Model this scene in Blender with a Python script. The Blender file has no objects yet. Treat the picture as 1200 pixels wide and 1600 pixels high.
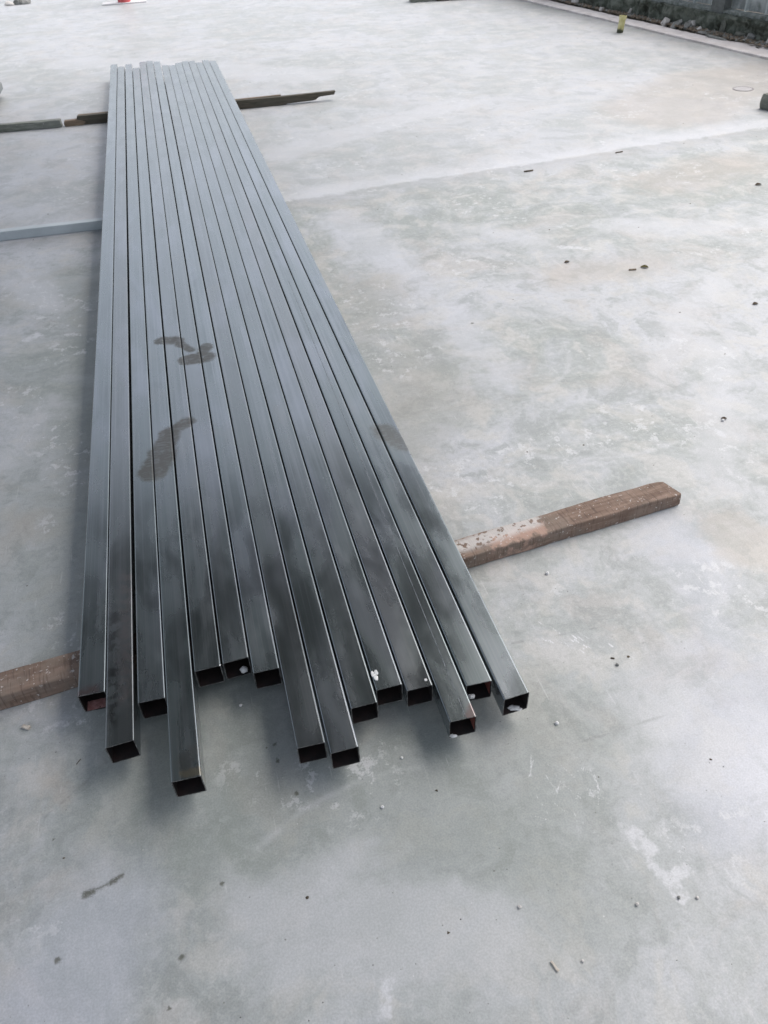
import bpy, bmesh, math, random
from mathutils import Vector, Matrix, noise
random.seed(7)
R = math.radians
scn = bpy.context.scene
COL = scn.collection

# ------------------------------------------------------------------ camera
cam = bpy.data.cameras.new('camera')
camo = bpy.data.objects.new('camera', cam); COL.objects.link(camo)
rt = Vector((0.966264, -0.25470524, -0.03819845)); up = Vector((0.19444042, 0.62415384, 0.75671983)); fw = Vector((0.1688988, 0.73861845, -0.65262239))
camo.matrix_world = Matrix(((rt.x, up.x, -fw.x, 0.37386939), (rt.y, up.y, -fw.y, -0.91272206), (rt.z, up.z, -fw.z, 1.23263903), (0, 0, 0, 1)))
cam.sensor_fit = 'HORIZONTAL'; cam.sensor_width = 36.0; cam.lens = 35.639
cam.clip_start = 0.02; cam.clip_end = 600
cam.dof.use_dof = True; cam.dof.focus_distance = 1.75; cam.dof.aperture_fstop = 14
scn.camera = camo

# ------------------------------------------------------------------ light
SUN_EL, SUN_AZ = 60.0, 66.0          # azimuth clockwise from +Y: ahead and to the right
w = bpy.data.worlds.new('World'); scn.world = w; w.use_nodes = True
nt = w.node_tree; nt.nodes.clear()
sky = nt.nodes.new('ShaderNodeTexSky'); sky.sky_type = 'NISHITA'; sky.sun_disc = False
sky.sun_elevation = R(SUN_EL); sky.sun_rotation = R(SUN_AZ)
sky.air_density = 1.0; sky.dust_density = 5.0; sky.ozone_density = 1.0
hs = nt.nodes.new('ShaderNodeHueSaturation'); hs.inputs['Saturation'].default_value = 0.50
bg = nt.nodes.new('ShaderNodeBackground'); bg.inputs['Strength'].default_value = 0.15
wo = nt.nodes.new('ShaderNodeOutputWorld')
nt.links.new(sky.outputs[0], hs.inputs['Color']); nt.links.new(hs.outputs[0], bg.inputs['Color']); nt.links.new(bg.outputs[0], wo.inputs['Surface'])
sl = bpy.data.lights.new('sun', 'SUN'); sl.energy = 0.6; sl.angle = R(60); sl.color = (1.0, 0.97, 0.94)
so = bpy.data.objects.new('sun', sl); COL.objects.link(so)
d = Vector((math.sin(R(SUN_AZ)) * math.cos(R(SUN_EL)), math.cos(R(SUN_AZ)) * math.cos(R(SUN_EL)), math.sin(R(SUN_EL))))
so.rotation_euler = (-d).to_track_quat('-Z', 'Y').to_euler()
vs = scn.view_settings
scn.display_settings.display_device = 'sRGB'
vs.view_transform = 'Standard'; vs.look = 'None'; vs.exposure = 0.68; vs.gamma = 1.0; vs.use_curve_mapping = False

# ------------------------------------------------------------------ object helpers
def link(o): COL.objects.link(o); return o
def tag(o, label=None, cat=None, group=None, kind=None):
    if label: o['label'] = label
    if cat: o['category'] = cat
    if group: o['group'] = group
    if kind: o['kind'] = kind
    return o
def obj(name, bm, mats, parent=None, loc=(0, 0, 0), rot=(0, 0, 0), smooth=False):
    me = bpy.data.meshes.new(name)
    bm.normal_update(); bm.to_mesh(me); bm.free()
    for m in (mats if isinstance(mats, (list, tuple)) else [mats]): me.materials.append(m)
    if smooth:
        for p in me.polygons: p.use_smooth = True
    o = bpy.data.objects.new(name, me); o.location = loc; o.rotation_euler = rot
    if parent: o.parent = parent
    return link(o)
def empty(name, loc, rz=0):
    o = bpy.data.objects.new(name, None); o.location = loc; o.rotation_euler = (0, 0, rz); o.empty_display_size = 0.05
    return link(o)
def box(bm, x0, x1, y0, y1, z0, z1, bevel=0.0, seg=2):
    r = bmesh.ops.create_cube(bm, size=1.0)
    for v in r['verts']:
        v.co = Vector(((x0 + x1) / 2 + v.co.x * (x1 - x0), (y0 + y1) / 2 + v.co.y * (y1 - y0), (z0 + z1) / 2 + v.co.z * (z1 - z0)))
    if bevel:
        es = list({e for v in r['verts'] for e in v.link_edges})
        bmesh.ops.bevel(bm, geom=es, offset=bevel, segments=seg, affect='EDGES', profile=0.6)
def jitter(bm, amp, scale, seed=0.0, fix_bottom=False):
    for v in bm.verts:
        n = noise.noise_vector(v.co * scale + Vector((seed, seed * 1.7, 0)))
        v.co += n * amp
        if fix_bottom and v.co.z < 0.0: v.co.z = 0.0
def extrude_profile(bm, pts, a, b, axis='Y', n=1):
    """closed polygon pts (u, z) swept from a to b"""
    rings = []
    for k in range(n + 1):
        t = a + (b - a) * k / n
        rings.append([bm.verts.new((u, t, z) if axis == 'Y' else (t, u, z)) for u, z in pts])
    m = len(pts)
    for k in range(n):
        for i in range(m):
            bm.faces.new((rings[k][i], rings[k][(i + 1) % m], rings[k + 1][(i + 1) % m], rings[k + 1][i]))
    bm.faces.new(rings[0]); bm.faces.new(rings[-1][::-1])
    bmesh.ops.recalc_face_normals(bm, faces=bm.faces)

# ------------------------------------------------------------------ node helpers
class NT:
    def __init__(s, name):
        s.m = bpy.data.materials.new(name); s.m.use_nodes = True; s.t = s.m.node_tree; s.t.nodes.clear()
        s.out = s.t.nodes.new('ShaderNodeOutputMaterial'); s.b = s.t.nodes.new('ShaderNodeBsdfPrincipled')
        s.t.links.new(s.b.outputs[0], s.out.inputs['Surface'])
    def n(s, typ, **kw):
        x = s.t.nodes.new(typ)
        for k, v in kw.items(): setattr(x, k, v)
        return x
    def put(s, sock, v):
        if isinstance(v, bpy.types.NodeSocket): s.t.links.new(v, sock)
        elif v is not None:
            if sock.type == 'RGBA' and len(v) == 3: v = (*v, 1)
            sock.default_value = v
    def math(s, op, a, b=None, c=None, clamp=False):
        x = s.n('ShaderNodeMath', operation=op, use_clamp=clamp)
        for i, v in enumerate((a, b, c)):
            if v is not None: s.put(x.inputs[i], v)
        return x.outputs[0]
    def vm(s, op, a, b=None, scale=None, out=0):
        x = s.n('ShaderNodeVectorMath', operation=op); s.put(x.inputs[0], a)
        if b is not None: s.put(x.inputs[1], b)
        if scale is not None: s.put(x.inputs['Scale'], scale)
        return x.outputs[out]
    dim = '3D'
    def noise(s, vec, scale, detail=4, rough=0.55, dist=0.0, col=False, lac=2.0):
        x = s.n('ShaderNodeTexNoise', noise_dimensions=s.dim); s.put(x.inputs['Vector'], vec)
        x.inputs['Scale'].default_value = scale; x.inputs['Detail'].default_value = detail
        x.inputs['Roughness'].default_value = rough; x.inputs['Distortion'].default_value = dist; x.inputs['Lacunarity'].default_value = lac
        return x.outputs[1 if col else 0]
    def mr(s, v, a, b, c=0.0, d=1.0, smooth=True):
        x = s.n('ShaderNodeMapRange', interpolation_type='SMOOTHSTEP' if smooth else 'LINEAR', clamp=True)
        for i, q in enumerate((v, a, b, c, d)): s.put(x.inputs[i], q)
        return x.outputs[0]
    def mix(s, f, a, b, mode='MIX'):
        x = s.n('ShaderNodeMix', data_type='RGBA', blend_type=mode, clamp_result=False)
        s.put(x.inputs[0], f); s.put(x.inputs[6], a); s.put(x.inputs[7], b)
        return x.outputs[2]
    def mapping(s, vec, loc=(0, 0, 0), rot=(0, 0, 0), scale=(1, 1, 1)):
        x = s.n('ShaderNodeMapping'); s.put(x.inputs[0], vec)
        x.inputs[1].default_value = loc; x.inputs[2].default_value = rot; x.inputs[3].default_value = scale
        return x.outputs[0]
    def pos(s, flat=False):
        p = s.n('ShaderNodeNewGeometry').outputs['Position']
        return s.vm('MULTIPLY', p, (1, 1, 0)) if flat else p
    def coord(s): return s.n('ShaderNodeTexCoord').outputs['Object']
    def capsule(s, p, a, b, r, soft):
        """1 inside a rounded stroke from a to b of half width r"""
        a = Vector((*a, 0)); b = Vector((*b, 0)); ba = b - a; L2 = ba.length_squared
        pa = s.vm('SUBTRACT', p, a)
        if L2 > 1e-9:
            h = s.math('MULTIPLY', s.vm('DOT_PRODUCT', pa, ba, out=1), 1.0 / L2, clamp=True)
            pa = s.vm('SUBTRACT', pa, s.vm('SCALE', ba, scale=h))
        dd = s.vm('LENGTH', pa, out=1)
        return s.mr(dd, r - soft, r + soft, 1.0, 0.0)
    def union(s, vals):
        o = vals[0]
        for v in vals[1:]: o = s.math('MAXIMUM', o, v)
        return o
    def bump(s, h, strength, dist, normal=None):
        x = s.n('ShaderNodeBump'); x.inputs['Strength'].default_value = strength; x.inputs['Distance'].default_value = dist
        s.put(x.inputs['Height'], h)
        if normal is not None: s.put(x.inputs['Normal'], normal)
        return x.outputs[0]
    def done(s, col, rough=0.6, normal=None, metallic=None, ior=None, spec=None):
        s.put(s.b.inputs['Base Color'], col); s.put(s.b.inputs['Roughness'], rough)
        if normal is not None: s.put(s.b.inputs['Normal'], normal)
        if metallic is not None: s.put(s.b.inputs['Metallic'], metallic)
        if ior is not None: s.put(s.b.inputs['IOR'], ior)
        if spec is not None: s.put(s.b.inputs['Specular IOR Level'], spec)
        return s.m

# ------------------------------------------------------------------ materials
# marks of the slab: (start, end, half width) strokes per kind; their distance is stored on the floor mesh
MARKS = {
 'm_dark': [((0.05, 0.3), (0.0, 2.1), 0.26), ((0.2, -0.12), (0.75, -0.35), 0.20)],  # broad darker greenish tone left of the stack and before the near ends
 'm_khaki': [((0.75, 0.75), (0.98, 1.15), 0.15), ((0.85, 1.4), (1.0, 1.75), 0.13)],
 'm_band': [((1.03, 2.48), (1.10, 2.04), 0.12), ((1.12, 2.02), (1.22, 1.45), 0.06), ((1.2, 1.5), (1.2, 1.0), 0.07)],
 'm_blue': [((1.36, 0.33), (1.22, -0.18), 0.06), ((1.1, -0.42), (1.3, -0.25), 0.14), ((-0.05, -0.45), (0.02, -0.33), 0.10)],
 'm_sand': [((1.46, 0.16), (1.56, 0.0), 0.07), ((-0.085, -0.02), (-0.045, -0.095), 0.016)],
 'm_brown': [((-0.18, 0.70), (-0.15, 0.655), 0.012), ((1.70, 1.62), (2.05, 1.60), 0.10), ((2.6, 2.4), (3.1, 2.55), 0.16), ((3.3, 3.6), (4.3, 4.3), 0.4)],
 'm_white': [((0.880, -0.432), (0.886, -0.452), 0.016), ((0.880, -0.475), (0.896, -0.512), 0.008), ((0.896, -0.512), (0.899, -0.530), 0.010), ((0.899, -0.505), (0.93, -0.497), 0.007),
             ((-0.262, 1.75), (-0.235, 1.775), 0.020), ((1.80, 1.87), (1.91, 1.81), 0.016), ((1.66, 0.517), (1.65, 0.55), 0.014), ((0.432, -0.530), (0.418, -0.562), 0.010)],
 'm_smear': [((1.45, 2.25), (1.75, 1.95), 0.05), ((2.1, 2.0), (2.9, 1.7), 0.07), ((1.9, 0.95), (1.55, 0.35), 0.05), ((0.25, -0.38), (0.6, -0.52), 0.05), ((0.42, -0.33), (0.30, -0.45), 0.03), ((1.0, -0.30), (1.15, -0.12), 0.04), ((-0.35, 2.3), (-0.2, 2.0), 0.06), ((-0.25, 1.0), (-0.15, 1.3), 0.04), ((0.9, 3.6), (2.2, 4.3), 0.12), ((-0.4, 7.0), (1.5, 5.5), 0.25), ((1.6, 0.8), (2.2, 1.4), 0.05)],
 'm_trowel': [((0.84, 0.005), (1.06, -0.01), 0.0006), ((0.86, -0.245), (1.05, -0.235), 0.0005), ((-0.075, -0.125), (-0.02, -0.085), 0.001), ((-0.02, -0.085), (0.055, -0.02), 0.001)],
}
_r = random.Random(4); MARKS['m_flick'] = []
for _i in range(22):
    _t = _r.random(); _x = 0.92 + 0.13 * _t + _r.uniform(-.02, .02); _y = 0.02 - 0.14 * _t + _r.uniform(-.028, .028); _L = _r.uniform(.002, .012)
    MARKS['m_flick'].append(((_x, _y), (_x + _L * 0.45, _y - _L), _r.uniform(.0008, .0017)))

MARKS['m_arc'] = []
for _i in range(16):
    _cx, _cy = _r.choice(((0.9, -0.1), (0.3, -0.5), (1.5, 0.9), (1.2, 1.6), (2.1, 1.8), (-0.2, 1.0), (0.7, -0.6), (1.8, 0.4)))
    _cx += _r.uniform(-.3, .3); _cy += _r.uniform(-.3, .3); _R = _r.uniform(.22, .55); _a = _r.uniform(0, 6.28); _w = _r.uniform(.0015, .010)
    for _k in range(6):
        _p = (_cx + _R * math.cos(_a), _cy + _R * math.sin(_a)); _a += 0.16
        MARKS['m_arc'].append((_p, (_cx + _R * math.cos(_a), _cy + _R * math.sin(_a)), _w))
for _i in range(26):
    _a = _r.uniform(0.9, 2.6); _x = 0.80 + _r.uniform(-.05, .07); _y = -0.33 + _r.uniform(-.05, .05); _L = _r.uniform(.010, .045)
    MARKS['m_flick'].append(((_x, _y), (_x + _L * math.cos(_a), _y + _L * math.sin(_a)), _r.uniform(.0001, .0007)))

def mat_concrete():
    s = NT('power_floated_concrete'); s.dim = '2D'
    p = s.pos(True)
    def at(name):
        x = s.n('ShaderNodeAttribute', attribute_name=name); return x.outputs['Fac']
    wob = s.vm('SCALE', s.vm('SUBTRACT', s.noise(p, 2.2, 5, 0.6, col=True), (0.5, 0.5, 0.5)), scale=0.22)
    pw = s.vm('MULTIPLY', s.vm('ADD', p, wob), (1, 1, 0))
    n1 = s.math('SUBTRACT', s.noise(p, 3.0, 6, 0.62), 0.5); n2 = s.math('SUBTRACT', s.noise(p, 16, 5, 0.65), 0.5); n3 = s.math('SUBTRACT', s.noise(p, 110, 3, 0.6), 0.5)
    def mark(name, w1, w2, w3, soft):
        d = at(name)
        if w1: d = s.math('MULTIPLY_ADD', n1, w1, d)
        if w2: d = s.math('MULTIPLY_ADD', n2, w2, d)
        if w3: d = s.math('MULTIPLY_ADD', n3, w3, d)
        return s.mr(d, -soft, soft, 1.0, 0.0)
    a = s.noise(pw, 1.1, 7, 0.66, 0.3)
    b = s.noise(s.vm('ADD', pw, (11, 5, 0)), 3.6, 6, 0.66, 0.4)
    c = s.noise(s.vm('ADD', pw, (3, 9, 0)), 13, 6, 0.72, 0.2)
    green = (0.300, 0.326, 0.308); pale = (0.455, 0.470, 0.490); warm = (0.425, 0.408, 0.385)
    col = s.mix(s.mr(a, 0.36, 0.64), green, pale)
    col = s.mix(s.math('MULTIPLY', s.mr(b, 0.50, 0.66), 0.60), col, warm)
    col = s.mix(s.math('MULTIPLY', s.mr(b, 0.47, 0.32), 0.50), col, (0.47, 0.485, 0.52))
    st2 = s.noise(s.mapping(pw, rot=(0, 0, R(-20)), scale=(2.0, 9, 1)), 1.0, 6, 0.62, 0.8)
    col = s.mix(s.math('MULTIPLY', s.mr(st2, 0.52, 0.72), 0.35), col, (0.50, 0.51, 0.52))
    st1 = s.noise(s.mapping(p, rot=(0, 0, R(55)), scale=(20, 3.0, 1)), 1.0, 6, 0.65, 0.8)
    col = s.mix(s.math('MULTIPLY', s.mr(st1, 0.54, 0.70), 0.22), col, (0.52, 0.53, 0.53))
    m8 = s.noise(s.vm('ADD', pw, (21, 3, 0)), 8.0, 6, 0.62, 0.3)
    col = s.mix(s.math('MULTIPLY', s.mr(m8, 0.52, 0.64), 0.55), col, (0.50, 0.492, 0.465))
    col = s.mix(s.math('MULTIPLY', s.mr(m8, 0.48, 0.36), 0.55), col, (0.265, 0.288, 0.280))
    col = s.mix(s.math('MULTIPLY', s.mr(c, 0.50, 0.66), 0.26), col, (0.54, 0.55, 0.555))
    col = s.mix(s.math('MULTIPLY', s.mr(c, 0.48, 0.34), 0.24), col, (0.27, 0.285, 0.275))
    m60 = s.noise(p, 60, 4, 0.7)
    col = s.mix(s.math('MULTIPLY', s.mr(m60, 0.54, 0.66), 0.22), col, (0.58, 0.58, 0.575))
    col = s.mix(s.math('MULTIPLY', s.mr(m60, 0.46, 0.34), 0.22), col, (0.24, 0.25, 0.245))
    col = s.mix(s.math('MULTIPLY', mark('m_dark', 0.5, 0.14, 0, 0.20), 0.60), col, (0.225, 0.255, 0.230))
    col = s.mix(s.math('MULTIPLY', mark('m_khaki', 0.4, 0.1, 0, 0.14), 0.45), col, (0.30, 0.30, 0.275))
    col = s.mix(s.math('MULTIPLY', mark('m_band', 0.30, 0.20, 0.01, 0.07), 0.50), col, (0.545, 0.56, 0.60))
    col = s.mix(s.math('MULTIPLY', mark('m_smear', 0.22, 0.14, 0, 0.05), 0.52), col, (0.53, 0.54, 0.56))
    col = s.mix(s.math('MULTIPLY', s.math('MULTIPLY', mark('m_arc', 0.02, 0.03, 0.004, 0.008), s.mr(n1, -0.1, 0.10)), 0.42), col, (0.53, 0.54, 0.555))
    # pour joint: further slab is dustier and paler, edge runs a little ragged
    j = s.vm('DOT_PRODUCT', s.vm('SUBTRACT', p, (0.838, 2.845, 0)), (-0.0749, 0.9972, 0), out=1)
    j = s.math('MULTIPLY_ADD', n1, 0.10, s.math('MULTIPLY_ADD', n2, 0.05, j))
    col = s.mix(s.math('MULTIPLY', s.mr(j, -0.012, 0.02), 0.30), col, (0.475, 0.485, 0.51))
    col = s.mix(s.math('MULTIPLY', s.math('MULTIPLY', s.mr(j, -0.03, 0.0), s.mr(j, 0.22, 0.02)), 0.45), col, (0.58, 0.59, 0.62))
    col = s.mix(s.math('MULTIPLY', s.math('MULTIPLY', s.mr(j, -0.25, -0.03), s.mr(j, 0.0, -0.03)), 0.42), col, (0.33, 0.335, 0.345))
    col = s.mix(s.math('MULTIPLY', mark('m_blue', 0.25, 0.08, 0, 0.06), 0.45), col, (0.48, 0.50, 0.56))
    col = s.mix(s.math('MULTIPLY', mark('m_sand', 0.10, 0.09, 0.006, 0.02), 0.42), col, (0.46, 0.415, 0.365))
    col = s.mix(s.math('MULTIPLY', mark('m_brown', 0.2, 0.12, 0.01, 0.10), 0.45), col, (0.40, 0.355, 0.31))
    e = s.noise(s.vm('ADD', p, (7, 2, 0)), 20, 6, 0.78, 0.0)
    em = s.mr(s.noise(p, 2.6, 3, 0.5), 0.52, 0.66)
    col = s.mix(s.math('MULTIPLY', s.math('MULTIPLY', s.mr(e, 0.57, 0.61), em), 0.6), col, (0.60, 0.61, 0.62))
    col = s.mix(s.math('MULTIPLY', mark('m_white', 0, 0.028, 0.014, 0.004), s.mr(s.noise(p, 45, 5, 0.7), 0.30, 0.55, 0.2, 0.75)), col, (0.58, 0.59, 0.61))
    col = s.mix(s.math('MULTIPLY', mark('m_flick', 0, 0, 0.002, 0.0007), 0.75), col, (0.66, 0.67, 0.69))
    for ang, sc, off, lo, am in ((38, 60, 1, 0.76, 0.30), (-58, 75, 5, 0.76, 0.30)):
        q = s.noise(s.mapping(p, loc=(off, 0, 0), rot=(0, 0, R(ang)), scale=(sc * 2, 9, 1)), 1.0, 2, 0.4)
        g = s.mr(s.noise(s.vm('ADD', p, (off, off, 0)), 4, 2, 0.5), 0.48, 0.6)
        col = s.mix(s.math('MULTIPLY', s.math('MULTIPLY', s.mr(q, lo, lo + 0.03), g), am), col, (0.60, 0.61, 0.61))
    col = s.mix(s.math('MULTIPLY', mark('m_trowel', 0, 0.02, 0.002, 0.0022), 0.32), col, (0.17, 0.18, 0.17))
    # oil and dirt spots
    wv = s.vm('SCALE', s.vm('SUBTRACT', s.noise(p, 120, 3, 0.6, col=True), (0.5, 0.5, 0.5)), scale=0.010)
    pf = s.vm('MULTIPLY', s.vm('ADD', p, wv), (1, 1, 0))
    sp = s.union([s.capsule(pf, (0.000, -0.278), (0.012, -0.276), 0.0048, 0.0040), s.capsule(pf, (0.012, -0.276), (0.040, -0.270), 0.0020, 0.0036), s.capsule(pf, (0.040, -0.270), (0.056, -0.263), 0.0038, 0.0030)])
    sp = s.math('MULTIPLY', sp, s.mr(s.noise(p, 260, 3, 0.7), 0.30, 0.42))
    dots = [(0.333, -0.093, .0035), (0.317, -0.095, .0020), (0.333, -0.127, .0038), (0.355, -0.200, .0036), (-0.037, -0.366, .0045), (0.145, -0.412, .0052), (-0.056, -0.169, .0020), (0.123, -0.476, .0026), (0.213, -0.319, .0028), (1.239, 1.357, .005)]
    dm = s.union([s.capsule(pf, (x, y), (x, y), r, r * 0.55) for x, y, r in dots])
    col = s.mix(s.math('MULTIPLY', s.math('MAXIMUM', sp, s.math('MULTIPLY', dm, 0.95)), 0.85), col, (0.085, 0.088, 0.065))
    # fine pores
    v = s.n('ShaderNodeTexVoronoi'); s.put(v.inputs['Vector'], p); v.inputs['Scale'].default_value = 55
    pv = s.mr(v.outputs['Distance'], 0.045, 0.085, 1.0, 0.0)
    pick = s.n('ShaderNodeSeparateColor'); s.put(pick.inputs[0], v.outputs['Color'])
    dkp = s.math('MULTIPLY', pv, s.mr(pick.outputs[0], 0.90, 0.92)); lp = s.math('MULTIPLY', pv, s.mr(pick.outputs[1], 0.90, 0.92))
    col = s.mix(s.math('MULTIPLY', dkp, 0.6), col, (0.13, 0.13, 0.12)); col = s.mix(s.math('MULTIPLY', lp, 0.6), col, (0.62, 0.62, 0.62))
    f = s.noise(p, 320, 4, 0.7)
    col = s.mix(1.0, col, s.mix(s.mr(f, 0.3, 0.7), (0.90, 0.90, 0.90), (1.08, 1.08, 1.08)), 'MULTIPLY')
    rough = s.mr(s.math('ADD', s.math('MULTIPLY', b, 0.6), s.math('MULTIPLY', c, 0.4)), 0.35, 0.65, 0.40, 0.58)
    nrm = s.bump(s.noise(p, 22, 3, 0.6), 0.28, 0.0025)
    nrm = s.bump(s.noise(p, 3.0, 1, 0.5), 0.30, 0.010, nrm)
    return s.done(col, rough, nrm, ior=1.52)

def mat_steel(name='mill_scale_steel', galv=False):
    s = NT(name)
    p = s.pos(False); oc = s.coord()
    oi = s.n('ShaderNodeObjectInfo'); cs = s.n('ShaderNodeSeparateColor'); s.put(cs.inputs[0], oi.outputs['Color'])
    off = s.n('ShaderNodeCombineXYZ'); s.put(off.inputs[0], s.math('MULTIPLY', cs.outputs[2], 37.0)); s.put(off.inputs[1], s.math('MULTIPLY', cs.outputs[2], 91.0))
    q = s.vm('ADD', oc, off.outputs[0])
    streak = s.noise(s.mapping(q, scale=(110, 0.9, 110)), 1.0, 3, 0.5, 0.1)
    streak2 = s.noise(s.mapping(q, scale=(420, 1.2, 420)), 1.0, 2, 0.5)
    blot = s.noise(s.mapping(q, scale=(16, 5.0, 16)), 1.0, 4, 0.52, 0.5)
    blotL = s.noise(s.mapping(q, scale=(7.0, 2.0, 7.0)), 1.0, 4, 0.55, 0.5)
    if galv:
        base = s.mix(s.mr(blot, 0.35, 0.65), (0.13, 0.145, 0.145), (0.23, 0.25, 0.25))
        base = s.mix(s.math('MULTIPLY', s.mr(streak, 0.45, 0.7), 0.4), base, (0.42, 0.44, 0.45))
        return s.done(base, s.mr(blot, 0.3, 0.7, 0.45, 0.65), s.bump(blot, 0.15, 0.001), ior=1.6)
    dark = (0.100, 0.128, 0.132); mid = (0.165, 0.205, 0.212); purple = (0.240, 0.268, 0.305)
    col = s.mix(s.mr(blot, 0.25, 0.70), dark, mid)
    col = s.mix(s.math('MULTIPLY', s.mr(streak, 0.47, 0.64), 0.42), col, (0.235, 0.265, 0.280))
    col = s.mix(s.math('MULTIPLY', s.mr(blotL, 0.46, 0.66), 0.6), col, purple)
    col = s.mix(s.math('MULTIPLY', s.mr(streak2, 0.50, 0.66), 0.30), col, (0.30, 0.32, 0.34))
    col = s.mix(1.0, col, s.mix(cs.outputs[0], (0.75, 0.75, 0.75), (1.3, 1.3, 1.3)), 'MULTIPLY')
    col = s.mix(s.math('MULTIPLY', cs.outputs[1], 0.35), col, (0.17, 0.150, 0.142))
    # dusty shoe prints and rub marks on this batch (world placed, own shape)
    pf0 = s.vm('MULTIPLY', p, (1, 1, 0))
    wv = s.vm('SCALE', s.vm('SUBTRACT', s.noise(p, 35, 5, 0.7, col=True), (0.5, 0.5, 0.5)), scale=0.034)
    pf = s.vm('MULTIPLY', s.vm('ADD', pf0, wv), (1, 1, 0))
    foot = s.union([s.capsule(pf, (0.158, 0.700), (0.184, 0.780), 0.037, 0.007), s.capsule(pf, (0.188, 0.790), (0.205, 0.860), 0.029, 0.007), s.capsule(pf, (0.235, 0.885), (0.256, 0.902), 0.021, 0.007),
                    s.capsule(pf, (0.205, 1.395), (0.250, 1.380), 0.024, 0.007), s.capsule(pf, (0.258, 1.360), (0.290, 1.300), 0.014, 0.006), s.capsule(pf, (0.280, 1.240), (0.330, 1.245), 0.032, 0.007), s.capsule(pf, (0.325, 1.27), (0.340, 1.31), 0.020, 0.007),
                    s.math('MULTIPLY', s.capsule(pf, (0.748, 0.70), (0.785, 0.615), 0.028, 0.010), 0.8)])
    tread = s.mr(s.noise(s.mapping(p, rot=(0, 0, R(25)), scale=(40, 190, 40)), 1.0, 2, 0.5), 0.36, 0.50, 0.72, 1.0)
    foot = s.math('MULTIPLY', foot, s.math('MULTIPLY', tread, s.mr(s.noise(p, 70, 4, 0.7), 0.28, 0.50, 0.62, 1.0)))
    col = s.mix(s.math('MULTIPLY', foot, 0.88), col, (0.050, 0.048, 0.042))
    # smears with pale dust
    dust = s.mr(s.noise(s.mapping(p, scale=(14, 4.5, 14)), 1.0, 5, 0.62, 0.2), 0.53, 0.72)
    col = s.mix(s.math('MULTIPLY', dust, 0.22), col, (0.26, 0.27, 0.28))
    sp = s.mr(s.noise(p, 210, 2, 0.5), 0.735, 0.76)
    col = s.mix(s.math('MULTIPLY', sp, 0.5), col, (0.30, 0.31, 0.31))
    tan = s.capsule(pf, (0.178, -0.163), (0.212, -0.165), 0.006, 0.003)
    col = s.mix(s.math('MULTIPLY', tan, 0.7), col, (0.33, 0.29, 0.20))
    gr = s.capsule(pf, (0.180, -0.145), (0.198, -0.125), 0.012, 0.008)
    col = s.mix(s.math('MULTIPLY', gr, 0.45), col, (0.16, 0.165, 0.15))
    st = s.math('MULTIPLY', s.capsule(pf, (0.088, 0.02), (0.090, 0.34), 0.013, 0.012), s.mr(s.noise(p, 55, 4, 0.65), 0.38, 0.56)); col = s.mix(s.math('MULTIPLY', st, 0.65), col, (0.26, 0.235, 0.23))
    st2 = s.math('MULTIPLY', s.capsule(pf, (0.064, -0.03), (0.066, 0.24), 0.008, 0.009), s.mr(s.noise(p, 42, 3, 0.6), 0.45, 0.55)); col = s.mix(s.math('MULTIPLY', st2, 0.8), col, (0.025, 0.028, 0.03))
    rst = s.union([s.capsule(pf, (0.676, -0.192), (0.684, -0.175), 0.009, 0.006), s.capsule(pf, (0.005, 0.052), (0.03, 0.055), 0.008, 0.010)])
    col = s.mix(s.math('MULTIPLY', rst, 0.55), col, (0.16, 0.06, 0.05))
    lp = s.capsule(pf, (0.085, 0.10), (0.088, 0.22), 0.016, 0.014)
    col = s.mix(s.math('MULTIPLY', lp, 0.5), col, (0.13, 0.12, 0.12))
    rough = s.mr(blot, 0.35, 0.65, 0.21, 0.30)
    rough = s.math('ADD', rough, s.math('MULTIPLY', foot, 0.30))
    rough = s.math('ADD', rough, s.math('MULTIPLY', dust, 0.04))
    nrm = s.bump(s.noise(s.mapping(q, scale=(25, 3.5, 25)), 1.0, 1, 0.4), 0.09, 0.0012)
    s.put(s.b.inputs['Coat Weight'], s.math('MULTIPLY_ADD', foot, -0.65, 0.9)); s.b.inputs['Coat IOR'].default_value = 1.85; s.put(s.b.inputs['Coat Roughness'], rough); s.put(s.b.inputs['Coat Normal'], nrm)
    return s.done(col, rough, nrm, ior=1.6, metallic=s.math('MULTIPLY_ADD', s.math('MAXIMUM', foot, s.math('MULTIPLY', dust, 0.15)), -0.75, 0.85))

def mat_simple(name, c1, c2, sc=30, rough=0.7, bump=0.3, dist=0.002, c3=None, lo=0.35, hi=0.65, flatdetail=6):
    s = NT(name); q = s.coord()
    n1 = s.noise(q, sc, flatdetail, 0.62, 0.4)
    col = s.mix(s.mr(n1, lo, hi), c1, c2)
    if c3: col = s.mix(s.mr(s.noise(s.vm('ADD', q, (4, 4, 4)), sc * 0.45, 5, 0.65), 0.52, 0.66), col, c3)
    nrm = s.bump(s.noise(q, sc * 2.2, 5, 0.65), bump, dist) if bump else None
    return s.done(col, rough, nrm)

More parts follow.
